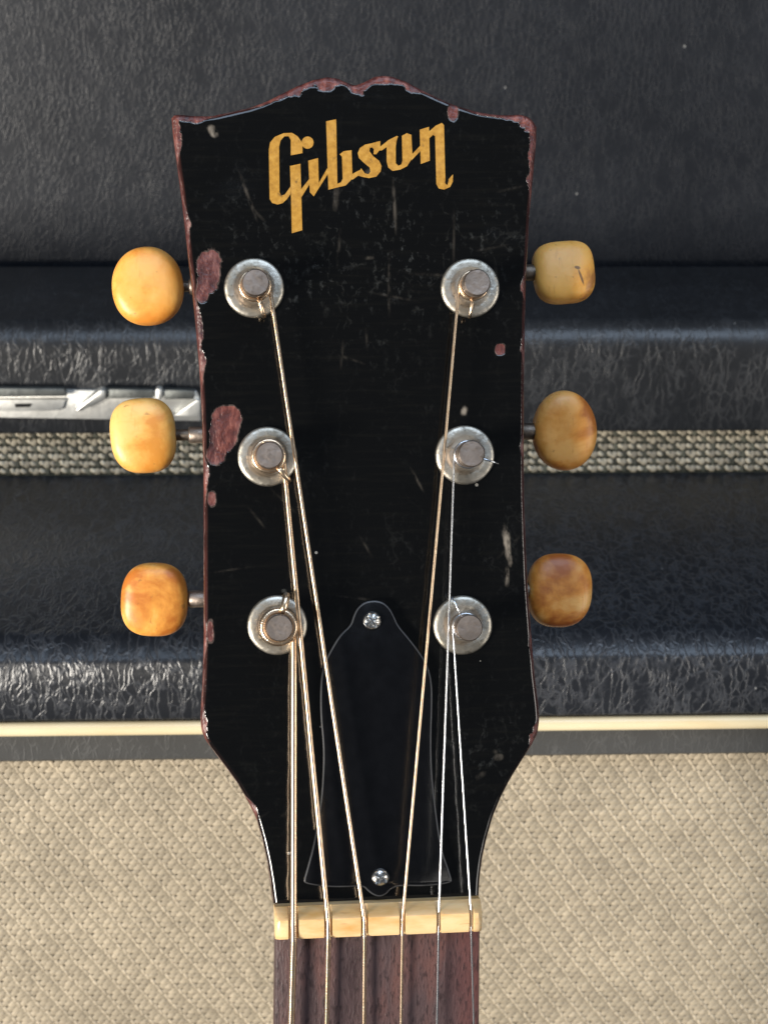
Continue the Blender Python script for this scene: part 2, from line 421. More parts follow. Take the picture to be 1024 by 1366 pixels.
# cabinet: top, two sides, bottom, back joined into one shell
zt = Z_TOP; depth = 0.31
fz = zY(961, YF)                                      # lower edge of the front rail
rail = zt - fz
def shell_profile():
    """front-to-back outline of the cabinet wall section: rounded at front top"""
    r = 0.0125
    return r
bm = bmesh.new()
r = 0.0125
def ring_front(inset, y):    # rectangle loop in the front plane
    return [(AX0 + inset, y, Z_BOT + inset), (AX1 - inset, y, Z_BOT + inset), (AX1 - inset, y, zt - inset), (AX0 + inset, y, zt - inset)]
loops = []
loops.append(ring_front(rail, YF + 0.03))
loops.append(ring_front(rail, YF + 0.0015))
loops.append(ring_front(rail - 0.0015, YF))
NSEG = 10
rr_ = r
for k in range(NSEG + 1):
    a = math.pi / 2 * k / NSEG
    loops.append(ring_front(rr_ * (1 - math.sin(a)), YF + rr_ * (1 - math.cos(a))))
loops.append(ring_front(0.0, YF + depth - 0.008))
loops.append(ring_front(0.008, YF + depth))
vs = [v for L in loops for v in L]; fs = []
for i in range(len(loops) - 1):
    for k in range(4): fs.append((i * 4 + k, i * 4 + (k + 1) % 4, (i + 1) * 4 + (k + 1) % 4, (i + 1) * 4 + k))
n = len(loops) - 1; fs.append((n * 4, n * 4 + 1, n * 4 + 2, n * 4 + 3))
bm = bmesh.new(); bv = [bm.verts.new(v) for v in vs]
for f in fs: bm.faces.new([bv[i] for i in f])
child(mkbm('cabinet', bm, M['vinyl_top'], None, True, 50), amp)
# piping: a cord that runs round the opening
pz0, pz1 = zY(962, YF - 0.0005), zY(980, YF - 0.0005)
pr = (pz0 - pz1) / 2
def rect_tube(name, inset, y, rad, mat, n=10):
    c = ring_front(inset, y); rc = 0.006; pts = []
    cen = [(AX0 + AX1) / 2, (Z_BOT + zt) / 2]
    for (x, yy, z) in c:
        sx = 1 if x < cen[0] else -1; sz = 1 if z < cen[1] else -1
        q = [(x + sx * rc * (1 - math.sin(a)), y, z + sz * rc * (1 - math.cos(a))) for a in [math.pi / 2 * i / 4 for i in range(5)]]
        if (sx > 0) == (sz > 0): q = q[::-1]
        pts += q
    vs, fs = [], []; m = len(pts)
    for i, p in enumerate(pts):
        t = (Vector(pts[(i + 1) % m]) - Vector(pts[i - 1])).normalized(); out = t.cross(Vector((0, 1, 0)))
        for k in range(n):
            a = 2 * math.pi * k / n; vs.append(Vector(p) + out * math.cos(a) * rad + Vector((0, 1, 0)) * math.sin(a) * rad)
    for i in range(m):
        for k in range(n):
            i2 = (i + 1) % m; k2 = (k + 1) % n; fs.append((i * n + k, i * n + k2, i2 * n + k2, i2 * n + k))
    b = bmesh.new(); w = [b.verts.new(v) for v in vs]
    for f in fs: b.faces.new([w[i] for i in f])
    return mkbm(name, b, mat, None, True, 60)
child(rect_tube('piping', rail + pr, YF + 0.0012, pr * 0.98, M['piping'], 14), amp)
# vinyl border between piping and cloth
bz = zY(1013, YF + 0.002)
bi0, bi1 = zt - pz1 - pr * 0.7, zt - bz
b = bmesh.new(); L = [ring_front(bi0, YF + 0.03), ring_front(bi0, YF + 0.0022), ring_front(bi1 - 0.001, YF + 0.0022), ring_front(bi1, YF + 0.0032), ring_front(bi1, YF + 0.012)]
w = [[b.verts.new(v) for v in q] for q in L]
for i in range(4):
    for k in range(4): b.faces.new([w[i][k], w[i][(k + 1) % 4], w[i + 1][(k + 1) % 4], w[i + 1][k]])
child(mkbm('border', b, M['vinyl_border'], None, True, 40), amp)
child(slab('baffle_board', (AX0 + bi1 - 0.004, YF + 0.0072, Z_BOT + bi1 - 0.004), (AX1 - bi1 + 0.004, YF + 0.02, zt - bi1 + 0.004), 0, M['backing']), amp)
for sx in (AX0 + 0.05, AX1 - 0.05):
    for sy in (YF + 0.05, YF + depth - 0.05):
        v_, f_ = lathe([(0.014, 0.0), (0.018, 0.004), (0.018, 0.0205)], 20, sx, sy)
        child(mk('foot', v_, f_, M['plastic']), amp)

# woven cloth: every stitch is a small raised pillow
def weave(name, x0, x1, z0, z1, y, P, pz, shift, style):
    rng = random.Random(3 if style == 'wheat' else 5)
    vs, fs, cols = [], [], []
    rows = int(round((z1 - z0) / pz)); pz = (z1 - z0) / rows
    TT = (-1.0, -0.55, 0.1, 0.65, 1.0)
    def blob(xc, zc, ln, wd, ht, sl, base):
        if xc - ln < x0 or xc + ln > x1: return
        ca, sa = math.cos(sl), math.sin(sl); b0 = len(vs); c4 = (*base, 1.0)
        for t in TT:
            prof = max(0.0, 1 - t * t) ** 0.5
            for q in (-1.0, 0.0, 1.0):
                lx = t * ln; lz = q * wd * (0.5 + 0.5 * prof)
                hh = ht * (0.2 + 0.8 * prof) if q == 0 else (-0.0004 if abs(t) == 1.0 else 0.0)
                zz = zc + lx * sa + lz * ca
                vs.append((xc + lx * ca - lz * sa, y - hh, min(max(zz, z0 + 0.0001), z1 - 0.0001))); cols.append(c4)
        for a in range(4):
            for c in range(2):
                k = b0 + a * 3 + c; fs.append((k, k + 3, k + 4, k + 1))
    U = rng.uniform
    for j in range(rows):
        zc = z1 - (j + 0.5) * pz
        off = (j * shift) % P if style == 'wheat' else (j % 2) * P * 0.5 + (j // 2) * 0.0002
        for i in range(-1, int((x1 - x0) / P) + 2):
            xc = x0 + i * P + off + U(-.035, .035) * P
            z = zc + U(-.06, .06) * pz
            big = 0.92 + 0.14 * noise.noise((xc * 60, z * 60, 1.0))
            k = lambda c, a=0.86, b=1.1: tuple(v * q_ * big for v in c for q_ in (1.0,)) if False else (lambda f: tuple(v * f * big for v in c))(U(a, b))
            if style == 'wheat':
                dg = math.atan2(-pz, shift) + U(-.15, .15)
                blob(xc, z, math.hypot(pz, shift) * 0.66, pz * 0.36, 0.00060 * U(.75, 1.25), dg, k((0.480, 0.410, 0.308), 0.84, 1.14))
                blob(xc + 0.30 * P, z + 0.12 * pz, P * 0.29, pz * 0.54, 0.00045 * U(.6, 1.25), 0.50 + U(-.12, .12), k((0.370, 0.316, 0.236), 0.80, 1.12))
                blob(xc + 0.60 * P, z + 0.02 * pz, P * 0.26, pz * 0.58, 0.00048 * U(.6, 1.3), 0.45 + U(-.15, .15), k((0.410, 0.350, 0.262), 0.80, 1.12))
                blob(xc + 0.85 * P, z + 0.02 * pz, P * 0.22, pz * 0.56, 0.00034, 0.5 + U(-.12, .12), k((0.300, 0.258, 0.192)))
            else:
                blob(xc, z + 0.1 * pz, P * 0.115, pz * 0.44, 0.0013 * U(.7, 1.2), 1.0 + U(-.35, .35), k((0.52, 0.47, 0.37), 0.6, 1.1))
                blob(xc + 0.22 * P, z - 0.08 * pz, P * 0.17, pz * 0.50, 0.0011 * U(.6, 1.2), -0.55 + U(-.25, .25), k((0.36, 0.325, 0.255), 0.6, 1.15))
                blob(xc + 0.52 * P, z + 0.05 * pz, P * 0.12, pz * 0.44, 0.0012 * U(.7, 1.2), 1.0 + U(-.4, .4), k((0.46, 0.42, 0.335), 0.55, 1.1))
                blob(xc + 0.76 * P, z, P * 0.13, pz * 0.50, 0.0003, 0.4 + U(-.3, .3), k((0.075, 0.078, 0.062), 0.5, 1.5))
    o = mk(name, vs, fs, M['cloth'])
    at = o.data.attributes.new('tint', 'FLOAT_COLOR', 'POINT')
    at.data.foreach_set('color', np.array(cols, dtype=np.float32).ravel())
    return o
cl = weave('grille_cloth', AX0 + bi1 + 0.0003, AX1 - bi1 - 0.0003, Z_BOT + bi1 + 0.0003, zt - bi1 - 0.0003, YF + 0.0068, 0.0056, 0.00180, 0.00130, 'wheat')
tag(cl, 'wheat coloured grille cloth of diagonal woven stitches', kind='stuff'); child(cl, amp)

# ---- flat case lying on the amplifier, with latch and woven band
case = bpy.data.objects.new('flat_case', None); COL.objects.link(case); case.location = (0.03, Y_CASE + 0.04, Z_TOP)
tag(case, 'flat black vinyl case with woven band and metal latch lying on the amplifier', 'case')
CX0, CX1 = -0.30, 0.36
D_CASE = Y_PAN - Y_CASE
zb1 = zY(578, Y_CASE)                                 # top of the woven band
def prof_box(name, x0, x1, y0, y1, z0, z1, rf, rs, mat):
    prof = [(y0, z0 + rs), (y0 + rs * 0.3, z0 + rs * 0.3), (y0 + rs, z0), (y1 - rs, z0), (y1 - rs * 0.3, z0 + rs * 0.3), (y1, z0 + rs), (y1, z1 - rs), (y1 - rs * 0.3, z1 - rs * 0.3), (y1 - rs, z1)]
    prof += [(y0 + rf * (1 - math.sin(a)), z1 - rf * (1 - math.cos(a))) for a in [math.pi / 2 * k / 10 for k in range(11)]]
    b = bmesh.new(); A = [b.verts.new((x0, y, z)) for y, z in prof]; B = [b.verts.new((x1, y, z)) for y, z in prof]; n = len(prof)
    for k in range(n): b.faces.new([A[k], A[(k + 1) % n], B[(k + 1) % n], B[k]])
    b.faces.new(A[::-1]); b.faces.new(B)
    return mkbm(name, b, mat, None, True, 48)
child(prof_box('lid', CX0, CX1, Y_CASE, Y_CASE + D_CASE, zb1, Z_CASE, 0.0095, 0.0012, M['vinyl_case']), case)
child(slab('band_core', (CX0 + 0.006, Y_CASE + 0.0045, Z_TOP), (CX1 - 0.006, Y_CASE + D_CASE - 0.006, zb1 + 0.001), 0, M['bandback']), case)
wb = weave('woven_band', CX0 + 0.008, CX1 - 0.008, Z_TOP + 0.0004, zb1 - 0.0002, Y_CASE + 0.0042, 0.0067, (zb1 - Z_TOP) / 6.0, 0.0, 'band')
tag(wb, 'coarse grey and cream woven band along the case bottom', kind='stuff'); child(wb, case)

# latch
def pw(px, py, dy): return wY(px, py, Y_CASE - dy)
def plate(name, poly, dy0, dy1, mat, bev=0.0003, parent=None):
    """prism on the case front: outline given in photo pixels, from dy0 to dy1 in front of the case"""
    b = bmesh.new()
    a = [b.verts.new((p := pw(x, y, dy1))[:]) for x, y in poly]
    f = b.faces.new(a); e = bmesh.ops.extrude_face_region(b, geom=[f])
    for v in [g for g in e['geom'] if isinstance(g, bmesh.types.BMVert)]: v.co.y += (dy1 - dy0)
    if bev: bmesh.ops.bevel(b, geom=b.edges[:], offset=bev, segments=2, profile=0.5, affect='EDGES')
    return mkbm(name, b, mat, None, True, 30)
lat = child(plate('latch', [(-75, 519), (262, 522), (268, 534), (268, 562), (-75, 556)], -0.001, 0.0012, M['latch']), case)
def sub(o):
    o.parent = lat; o.matrix_parent_inverse = (Matrix.Translation(case.location)).inverted(); 
    o.matrix_parent_inverse = Matrix.Identity(4); return o
tag(lat, 'long chrome latch plate with bent lever on the case front')
sub(plate('latch_flange', [(-75, 517.5), (86, 518.5), (90, 529), (-75, 531)], 0.0013, 0.0042, M['flange'], 0.0005))
sub(plate('latch_flange', [(141, 519), (205, 520), (205, 532), (142, 532)], 0.0013, 0.0042, M['flange'], 0.0005))
sub(plate('latch_flange', [(219, 520), (259, 521), (259, 533), (219, 533)], 0.0013, 0.0042, M['flange'], 0.0005))
sub(plate('latch_lever', [(98, 549), (110, 538), (133, 520), (141, 520), (141, 532), (106, 551)], 0.0013, 0.0060, M['latch'], 0.0011))
sub(plate('latch_pin', [(207, 518), (217, 518), (217, 535), (207, 535)], 0.0013, 0.0055, M['latch'], 0.0012))
sub(plate('latch_tongue', [(-75, 533), (88, 532), (84, 547), (60, 549), (-75, 549)], 0.0013, 0.0024, M['latch'], 0.0005))
sub(plate('latch_tab', [(232, 555), (262, 533), (267, 533), (267, 557)], 0.0013, 0.0034, M['latch'], 0.0006))
sub(plate('latch_slot_shade', [(20, 539), (43, 538.5), (40, 543), (21, 543.5)], 0.0025, 0.00275, M['slot_shade'], 0.0))  # thin dark plate on the tongue, painting the shade inside a slot

# ---- upright case behind
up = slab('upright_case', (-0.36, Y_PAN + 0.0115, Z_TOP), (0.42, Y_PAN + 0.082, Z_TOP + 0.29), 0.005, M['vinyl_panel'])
up.data.transform(Matrix.Translation((-0.03, -(Y_PAN + 0.04), -Z_TOP))); up.location = (0.03, Y_PAN + 0.04, Z_TOP)
tag(up, 'plain black leather-grained case standing upright behind the flat case', 'case')

# ================================================================== GUITAR
g = bpy.data.objects.new('guitar', None); COL.objects.link(g); g.matrix_world = HM
tag(g, 'old guitar with worn black headstock, gold script logo and six ivory tuning buttons', 'guitar')

LEFT = [(229, 156), (231, 180), (235, 208), (240, 244), (245, 285), (250, 330), (256, 380), (261, 430), (266, 490), (269.5, 550), (271.5, 620),
        (272, 700), (272, 780), (272, 860), (270, 920), (267.5, 955), (269, 975), (274, 988), (283, 1000), (301, 1024), (317, 1046), (331, 1070),
        (342, 1092), (350, 1120), (357, 1152), (361.5, 1180), (366, 1214)]
RIGHT = [(716.5, 168), (716, 190), (713, 222), (710, 255), (707, 288), (705, 326), (702.5, 370), (701, 430), (700, 500), (699.5, 590), (700, 660),
         (702, 720), (704.5, 780), (709, 840), (714, 900), (719, 940), (720.5, 960), (718, 979), (710, 995), (699, 1012), (682, 1039), (669, 1064), (658, 1091),
         (649.5, 1121), (644, 1146), (640.5, 1173), (638.5, 1214)]
TOP = [(229, 156), (233, 151.5), (243, 151.5), (256, 153), (282, 153.5), (304, 148.5), (331, 142.5), (353, 135), (375, 124), (397, 113), (419, 104.6), (437, 101), (451, 103),
       (463, 108.5), (474, 112.5), (487, 107.5), (501, 100.5), (512, 99), (523, 100.3), (542, 107), (553, 113), (569, 121.5), (588.5, 130.6), (608, 139), (635, 147), (657, 151),
       (676, 152), (694, 151), (704, 153.5), (711, 159), (716.5, 168)]
def to_h(L, z=0.0): return np.array([hp(a, b, z) for a, b in L])
Lh, Rh, Th = to_h(LEFT), to_h(RIGHT), to_h(TOP)
def arc_interp(P, n):
    d = np.r_[0, np.cumsum(np.linalg.norm(np.diff(P, axis=0), axis=1))]; d /= d[-1]
    s = np.linspace(0, 1, n * 4)
    Q = np.c_[np.interp(s, d, P[:, 0]), np.interp(s, d, P[:, 1])]
    k = 2 * max(1, int(n * 4 * 0.008)) + 1; ker = np.hanning(k + 2)[1:-1]; ker /= ker.sum()
    pad = k // 2
    for c in range(2):
        e = np.r_[2 * Q[0, c] - Q[1:pad + 1, c][::-1], Q[:, c], 2 * Q[-1, c] - Q[-pad - 1:-1, c][::-1]]
        Q[:, c] = np.convolve(e, ker, 'valid')
    return Q
NU, NV = 320, 700
Lq, Rq, Tq = arc_interp(Lh, NV), arc_interp(Rh, NV), arc_interp(Th, NU)
def pick(Q, n): 
    i = np.linspace(0, len(Q) - 1, n); j = np.floor(i).astype(int); j2 = np.minimum(j + 1, len(Q) - 1); f = (i - j)[:, None]
    return Q[j] * (1 - f) + Q[j2] * f
# columns denser near both borders
uu = np.linspace(0, 1, NU); uu = uu + 0.0 * uu
wv = np.linspace(0, 1, NV)
ub = np.interp(uu, [0, 0.12, 0.88, 1], [0, 0.075, 0.925, 1])
vb = np.interp(wv, [0, 0.08, 1], [0, 0.05, 1])
def at(Q, s):
    i = s * (len(Q) - 1); j = np.floor(i).astype(int); j2 = np.minimum(j + 1, len(Q) - 1); f = (i - j)[:, None]
    return Q[j] * (1 - f) + Q[j2] * f
Le, Re, Te = at(Lq, vb), at(Rq, vb), at(Tq, ub)
Be = np.c_[np.interp(ub, [0, 1], [Lq[-1, 0], Rq[-1, 0]]), np.interp(ub, [0, 1], [Lq[-1, 1], Rq[-1, 1]])]
# Coons patch
U, V = np.meshgrid(ub, vb)
def coons(c):
    a = Le[:, c][:, None] * (1 - U) + Re[:, c][:, None] * U
    b = Te[:, c][None, :] * (1 - V) + Be[:, c][None, :] * V
    d = (Te[0, c] * (1 - U) * (1 - V) + Te[-1, c] * U * (1 - V) + Be[0, c] * (1 - U) * V + Be[-1, c] * U * V)
    return a + b - d
X, Y = coons(0), coons(1)
# distance to the outline
OUT = np.vstack([Le[::-1], Te[1:], Re[1:]])
EL = OUT[::3]
dist = np.full(X.shape, 9.0)
for i in range(0, X.shape[0], 20):
    xs, ys = X[i:i + 20].ravel(), Y[i:i + 20].ravel()
    m = np.full(xs.shape, 9.0)
    A, Bv = EL[:-1], EL[1:]
    near = (np.abs((A[:, 1] + Bv[:, 1]) / 2 - ys.mean()) < (ys.max() - ys.min()) / 2 + 0.006)
    for a, b_ in zip(A[near], Bv[near]):
        ab = b_ - a; q = np.clip(((xs - a[0]) * ab[0] + (ys - a[1]) * ab[1]) / (ab @ ab + 1e-18), 0, 1)
        m = np.minimum(m, np.hypot(xs - a[0] - q * ab[0], ys - a[1] - q * ab[1]))
    dist[i:i + 20] = m.reshape(X[i:i + 20].shape)
# photograph pixel of each face point (used only to place the chips where the lacquer is missing)
P3 = np.stack([X, Y], -1)
axx = np.array([HM[0][0], HM[1][0], HM[2][0]]); axy = np.array([HM[0][1], HM[1][1], HM[2][1]])
WP = np.array(HC)[None, None, :] + X[..., None] * axx + Y[..., None] * axy - np.array(CAM)
dep = WP @ np.array(dvec); PX = 512 + FPX * (WP @ np.array(right)) / dep; PY = 683 - FPX * (WP @ np.array(upv)) / dep
def nz(sc, seed):
    out = np.zeros(X.shape)
    it = np.nditer([X, Y, out], op_flags=[['readonly'], ['readonly'], ['writeonly']])
    nn = noise.noise
    for a, b_, o_ in it: o_[...] = nn((float(a) * sc, float(b_) * sc, seed))
    return out
N1 = nz(900, 1.0); N2 = nz(260, 5.0); N3 = nz(2600, 9.0)
PXW = 1 / 6.5 * MM
def bumpf(v, c, w): return np.exp(-((v - c) / w) ** 2)
# width (in px) of the bare-wood strip along the outline
width = np.full(X.shape, 1.0)
top = PY < 175
wt = 4.0 + 9 * bumpf(PX, 410, 35) + 8 * bumpf(PX, 436, 12) + 9 * bumpf(PX, 478, 14) + 8 * bumpf(PX, 515, 28) + 5 * bumpf(PX, 545, 9) + 9 * bumpf(PX, 250, 20) + 9 * bumpf(PX, 695, 18)
wt -= 2.5 * bumpf(PX, 320, 30) + 2.0 * bumpf(PX, 590, 25)
lef = (PX < 490) & ~top
wl = 1.6 + 5 * bumpf(PY, 300, 22) + 5 * bumpf(PY, 430, 25) + 6 * bumpf(PY, 480, 30) + 5 * bumpf(PY, 640, 25) + 7 * bumpf(PY, 180, 25) + 12 * bumpf(PY, 965, 18) + 5 * bumpf(PY, 1078, 12) - 4 * bumpf(PY, 780, 50) - 4.5 * bumpf(PY, 1030, 32) - 4.5 * bumpf(PY, 1130, 36)- 3 * bumpf(PY, 1195, 25) + 5 * bumpf(PY, 850, 16)
wr = 1.0 + 9 * bumpf(PY, 185, 40) + 6 * bumpf(PY, 235, 25) + 7 * bumpf(PY, 385, 14) + 4 * bumpf(PY, 460, 16) + 5 * bumpf(PY, 865, 16) + 9 * bumpf(PY, 978, 14) + 3 * bumpf(PY, 600, 14)
width = np.where(top, wt, np.where(lef, wl, wr))
width = np.maximum(width, 0.3) * (1.0 + 0.35 * N1 + 0.7 * N2 + 0.15 * N3)
wear = np.clip(0.5 + (width * PXW - dist) / (1.2 * PXW) * 0.5, 0, 1)
def ell(cx, cy, rx, ry, ang=0.0, rag=0.25):
    ca, sa = math.cos(ang), math.sin(ang); dx, dy = PX - cx, PY - cy
    a, b_ = (dx * ca + dy * sa) / rx, (-dx * sa + dy * ca) / ry
    rr = np.sqrt(np.abs(a) ** 2.6 + np.abs(b_) ** 2.6) ** (1 / 1.15) + 0.6 * rag * N1 + 0.9 * rag * N2 + 0.25 * rag * N3
    return np.clip(0.5 + (1 - rr) * min(rx, ry) / 1.6 * 0.5, 0, 1)
for e in [(278, 362, 16, 29, 0.08), (270, 392, 8, 12, 0), (300, 572, 20, 31, 0.18, 0.15), (291, 600, 12, 22, 0.2), (604, 150, 6, 11, 0.05),
          (667, 466, 6.5, 7.5, 0, 0.2), (283, 665, 5, 9, 0), (435, 112, 11, 9, 0),
          (281, 842, 4, 14, 0)]:
    wear = np.maximum(wear, ell(*e))
scratch = np.zeros(X.shape)
for e in [(526, 275, 1.3, 20, -0.05, .1), (331, 262, 1.4, 20, -0.35, .1), (343, 285, 1.4, 8, -.8, .1), (605, 318, 0.9, 17, 0.0, 0.1), (452, 330, 0.9, 12, 0.1, .1), (492, 344, 4.5, 1.8, 0), (660, 1003, 2.5, 2, .6),
          (448, 262, 3, 14, 0.1, .3), (585, 367, 20, 0.9, 0.04, .1), (495, 230, 7, 4, 0.2, .4), (342, 690, 9, 1.0, 0.9, .1), (556, 640, 1.0, 9, -.5, .1), (640, 1035, 6, 3, -.5, .5), (665, 1010, 5, 4, 0, .5), (519, 380, 1.0, 20, 0, .1)]:
    scratch = np.maximum(scratch, ell(*e) * random.Random(int(e[0])).uniform(0.12, 0.34))
for e in [(677, 730, 4, 20, -0.15, .5), (676, 770, 2, 9, 0, .3), (284, 175, 4.5, 7.5, -0.5, .3), (619, 548, 4, 7, 0.3, .6)]:
    scratch = np.maximum(scratch, ell(*e) * 0.85)
for q in range(16):
    r0 = random.Random(q + 50); scratch = np.maximum(scratch, 0.12 * ell(r0.uniform(290, 690), r0.uniform(200, 1150), r0.uniform(0.5, 1.1), r0.uniform(4, 16), r0.uniform(-1.5, 1.5), 0.1))
tone = np.clip(np.where(PX < 340, 0.30, 0.08) * (PY > 200) + 0.35 * N2 + 0.75 * bumpf(PX, 677, 8) * bumpf(PY, 745, 40) + 0.9 * bumpf(PX, 284, 9) * bumpf(PY, 175, 10) + 0.95 * bumpf(PX, 527, 6) * bumpf(PY, 272, 30) + 0.9 * bumpf(PX, 336, 16) * bumpf(PY, 286, 25), 0, 1)
tone = np.clip(tone - 0.55 * bumpf(PX, 303, 14) * bumpf(PY, 575, 40), 0, 1)
scuff = np.clip(1.3 * bumpf(PX, 500, 150) * bumpf(PY, 345, 80) + 0.5 * bumpf(PX, 600, 90) * bumpf(PY, 1020, 60) + 0.12, 0, 1)
rb = 0.0012
bev = np.clip((rb * 0.75 - dist) / (rb * 0.35), 0, 1) * np.clip(0.85 + 0.6 * N2, 0, 1) * np.where(PY > 990, 0.1, 1.0)
dd = np.clip(dist, 0, rb)
Z = -(rb - np.sqrt(np.maximum(rb * rb - (rb - dd) ** 2, 0)))
Z = Z - 0.00016 * wear * (1 + 0.6 * N3) + 0.00003 * N2
vs = np.stack([X, Y, Z], -1).reshape(-1, 3)
idx = np.arange(NU * NV).reshape(NV, NU)
fs = np.stack([idx[:-1, :-1], idx[1:, :-1], idx[1:, 1:], idx[:-1, 1:]], -1).reshape(-1, 4)
me = bpy.data.meshes.new('headstock_face')
me.vertices.add(len(vs)); me.vertices.foreach_set('co', vs.astype(np.float32).ravel())
me.loops.add(fs.size); me.loops.foreach_set('vertex_index', fs.ravel().astype(np.int32))
me.polygons.add(len(fs)); me.polygons.foreach_set('loop_start', np.arange(0, fs.size, 4, dtype=np.int32)); me.polygons.foreach_set('loop_total', np.full(len(fs), 4, dtype=np.int32))
me.update(calc_edges=True); me.validate()
me.polygons.foreach_set('use_smooth', [True] * len(me.polygons))
for nm, arr in (('scratch', scratch), ('bev', bev), ('wear', wear), ('tone', tone), ('scuff', scuff)):
    a = me.attributes.new(nm, 'FLOAT', 'POINT'); a.data.foreach_set('value', arr.astype(np.float32).ravel())
me.materials.append(M['face'])
face = bpy.data.objects.new('headstock_face', me); COL.objects.link(face); face.parent = g
tag(face, 'glossy black lacquered face with bare wood chips along its edges')
# core: sides and back, under the face veneer
TH = 0.0120
loop = np.vstack([Le[::-1][::4], Te[1:-1:3], Re[::4]])
ctr = loop.mean(0)
b = bmesh.new(); rings = []
for z, ins in ((-rb - 0.0001, 0.0), (-rb - 0.0006, -0.00005), (-TH + 0.001, 0.00005), (-TH, 0.001)):
    rings.append([b.verts.new((x + (ctr[0] - x) * ins * 20, y + (ctr[1] - y) * ins * 12, z)) for x, y in loop])
n = len(loop)
for i in range(3):
    for k in range(n): b.faces.new([rings[i][k], rings[i][(k + 1) % n], rings[i + 1][(k + 1) % n], rings[i + 1][k]])
b.faces.new(rings[-1])
mkbm('headstock_core', b, M['core'], g, True, 50)

# ---- logo (flat gold lettering lying on the lacquer)
def zoomL(q): return [(340 + a / 3.657, 140 + c / 3.657) for a, c in q]
logo = [
 [(175, 246), (232, 235), (232, 187), (208, 153), (180, 136), (140, 138), (97, 156), (74, 184), (68, 220), (72, 458), (84, 478), (110, 486), (135, 479), (156, 460), (174, 434), (174, 398), (146, 437), (129, 442), (120, 426), (118, 204), (125, 174), (144, 153), (165, 153), (175, 172)],
 [(171, 298), (222, 287), (226, 430), (231, 611), (180, 626), (176, 440)],
 [(224, 455), (225, 412), (266, 360), (266, 387)],
 [(260, 272), (308, 259), (312, 405), (287, 446), (268, 426)],
 [(257 + 29 * math.cos(a), 184 + 30 * math.sin(a)) for a in [2 * math.pi * k / 20 for k in range(20)]] ,
 [(308, 412), (309, 386), (353, 308), (356, 336)],
 [(347, 80), (396, 70), (402, 402), (358, 414)],
 [(413, 241), (432, 226), (471, 221), (475, 340), (467, 368), (442, 393), (400, 403), (400, 386), (419, 378), (428, 360), (424, 252)],
 [(466, 366), (470, 340), (498, 324), (516, 316), (512, 338), (480, 362)],
 [(611, 176), (610, 217), (591, 241), (578, 240), (580, 217), (572, 207), (560, 209), (558, 226), (576, 250), (605, 273), (617, 298), (613, 324), (592, 349), (556, 357), (524, 351), (503, 345), (517, 309), (536, 334), (554, 338), (563, 325), (559, 305), (533, 284), (507, 259), (501, 235), (512, 210), (536, 194), (570, 187), (590, 181)],
 [(604, 222), (608, 206), (650, 172), (692, 151), (698, 156), (655, 196), (618, 222)],
 [(697, 153), (690, 176), (686, 202), (686, 284), (698, 297), (713, 291), (719, 272), (716, 151), (740, 138), (762, 146), (767, 240), (762, 266), (741, 299), (710, 315), (671, 322), (650, 306), (642, 276), (642, 206), (662, 172)],
 [(763, 270), (764, 243), (806, 198), (807, 224)],
 [(803, 121), (848, 107), (852, 272), (808, 288)],
 [(846, 166), (846, 132), (880, 102), (910, 88), (921, 99), (928, 384), (938, 392), (944, 362), (965, 339), (964, 374), (951, 400), (922, 413), (896, 408), (884, 386), (878, 152), (868, 146)],
]
vs, fs = [], []
for i, poly in enumerate(logo):
    z = 0.00005 + 0.000008 * (i % 4) + 0.000003 * (i // 4)
    P = [hp(a, c, 0.0) for a, c in zoomL(poly)]
    b0 = len(vs); vs += [(x, y, z) for x, y in P]
    for t in tessellate_polygon([[Vector((x, y, 0)) for x, y in P]]):
        a, bb, c = [Vector(vs[b0 + k]) for k in t]
        if (bb - a).cross(c - a).z < 0: t = t[::-1]
        fs.append(tuple(b0 + k for k in t))
    m = len(P); vs += [(x, y, -0.00006) for x, y in P]
    for k in range(m): fs.append((b0 + k, b0 + (k + 1) % m, b0 + m + (k + 1) % m, b0 + m + k))
lg = mk('logo', vs, fs, M['gold'], g, False)
tag(lg, 'slanted gold script lettering reading Gibson')

# ---- truss rod cover
COV = [(499, 800.5), (486, 803), (476, 811), (470.5, 823), (467.5, 834), (453, 846.6), (438.5, 871), (431, 888), (427, 912), (427, 956), (430.5, 989), (431, 1021), (428, 1068), (418.7, 1125), (409, 1160), (404.5, 1175), (407, 1179), (419, 1181.5),
       (438, 1184), (465, 1184), (484, 1182.5), (490, 1189), (499, 1195.5), (508, 1197), (516, 1193), (522, 1186), (533, 1182), (562, 1183), (589, 1180.5), (602, 1177.5), (603, 1174), (597.6, 1157), (589, 1133), (582, 1085), (577, 1041), (575, 994), (577, 934), (576, 907), (570.5, 887.6), (561, 871), (543, 848), (531, 834), (526, 822), (520, 811), (511, 803)]
CT = 0.0017
P = smooth_poly([hp(a, c, CT) for a, c in COV], 2)
def inset(P, d):
    out = []; n = len(P)
    A = sum(P[i][0] * P[(i + 1) % n][1] - P[(i + 1) % n][0] * P[i][1] for i in range(n)); s = 1 if A > 0 else -1
    for i in range(n):
        t = Vector(P[(i + 1) % n]) - Vector(P[i - 1]); t.normalize()
        out.append((P[i][0] - t.y * d * s, P[i][1] + t.x * d * s))
    return out
b = bmesh.new(); rg = []
for z, d in ((0.00008, 0.0), (CT - 0.00035, 0.0), (CT - 0.0001, 0.0001), (CT, 0.00035)):
    rg.append([b.verts.new((x, y, z)) for x, y in inset(P, d)])
n = len(P)
for i in range(3):
    for k in range(n): b.faces.new([rg[i][k], rg[i][(k + 1) % n], rg[i + 1][(k + 1) % n], rg[i + 1][k]])
b.faces.new(rg[-1]); b.faces.new(rg[0][::-1])
cover = mkbm('truss_rod_cover', b, M['plastic'], g, True, 28)
cover.data.materials.append(M['plastic_edge'])
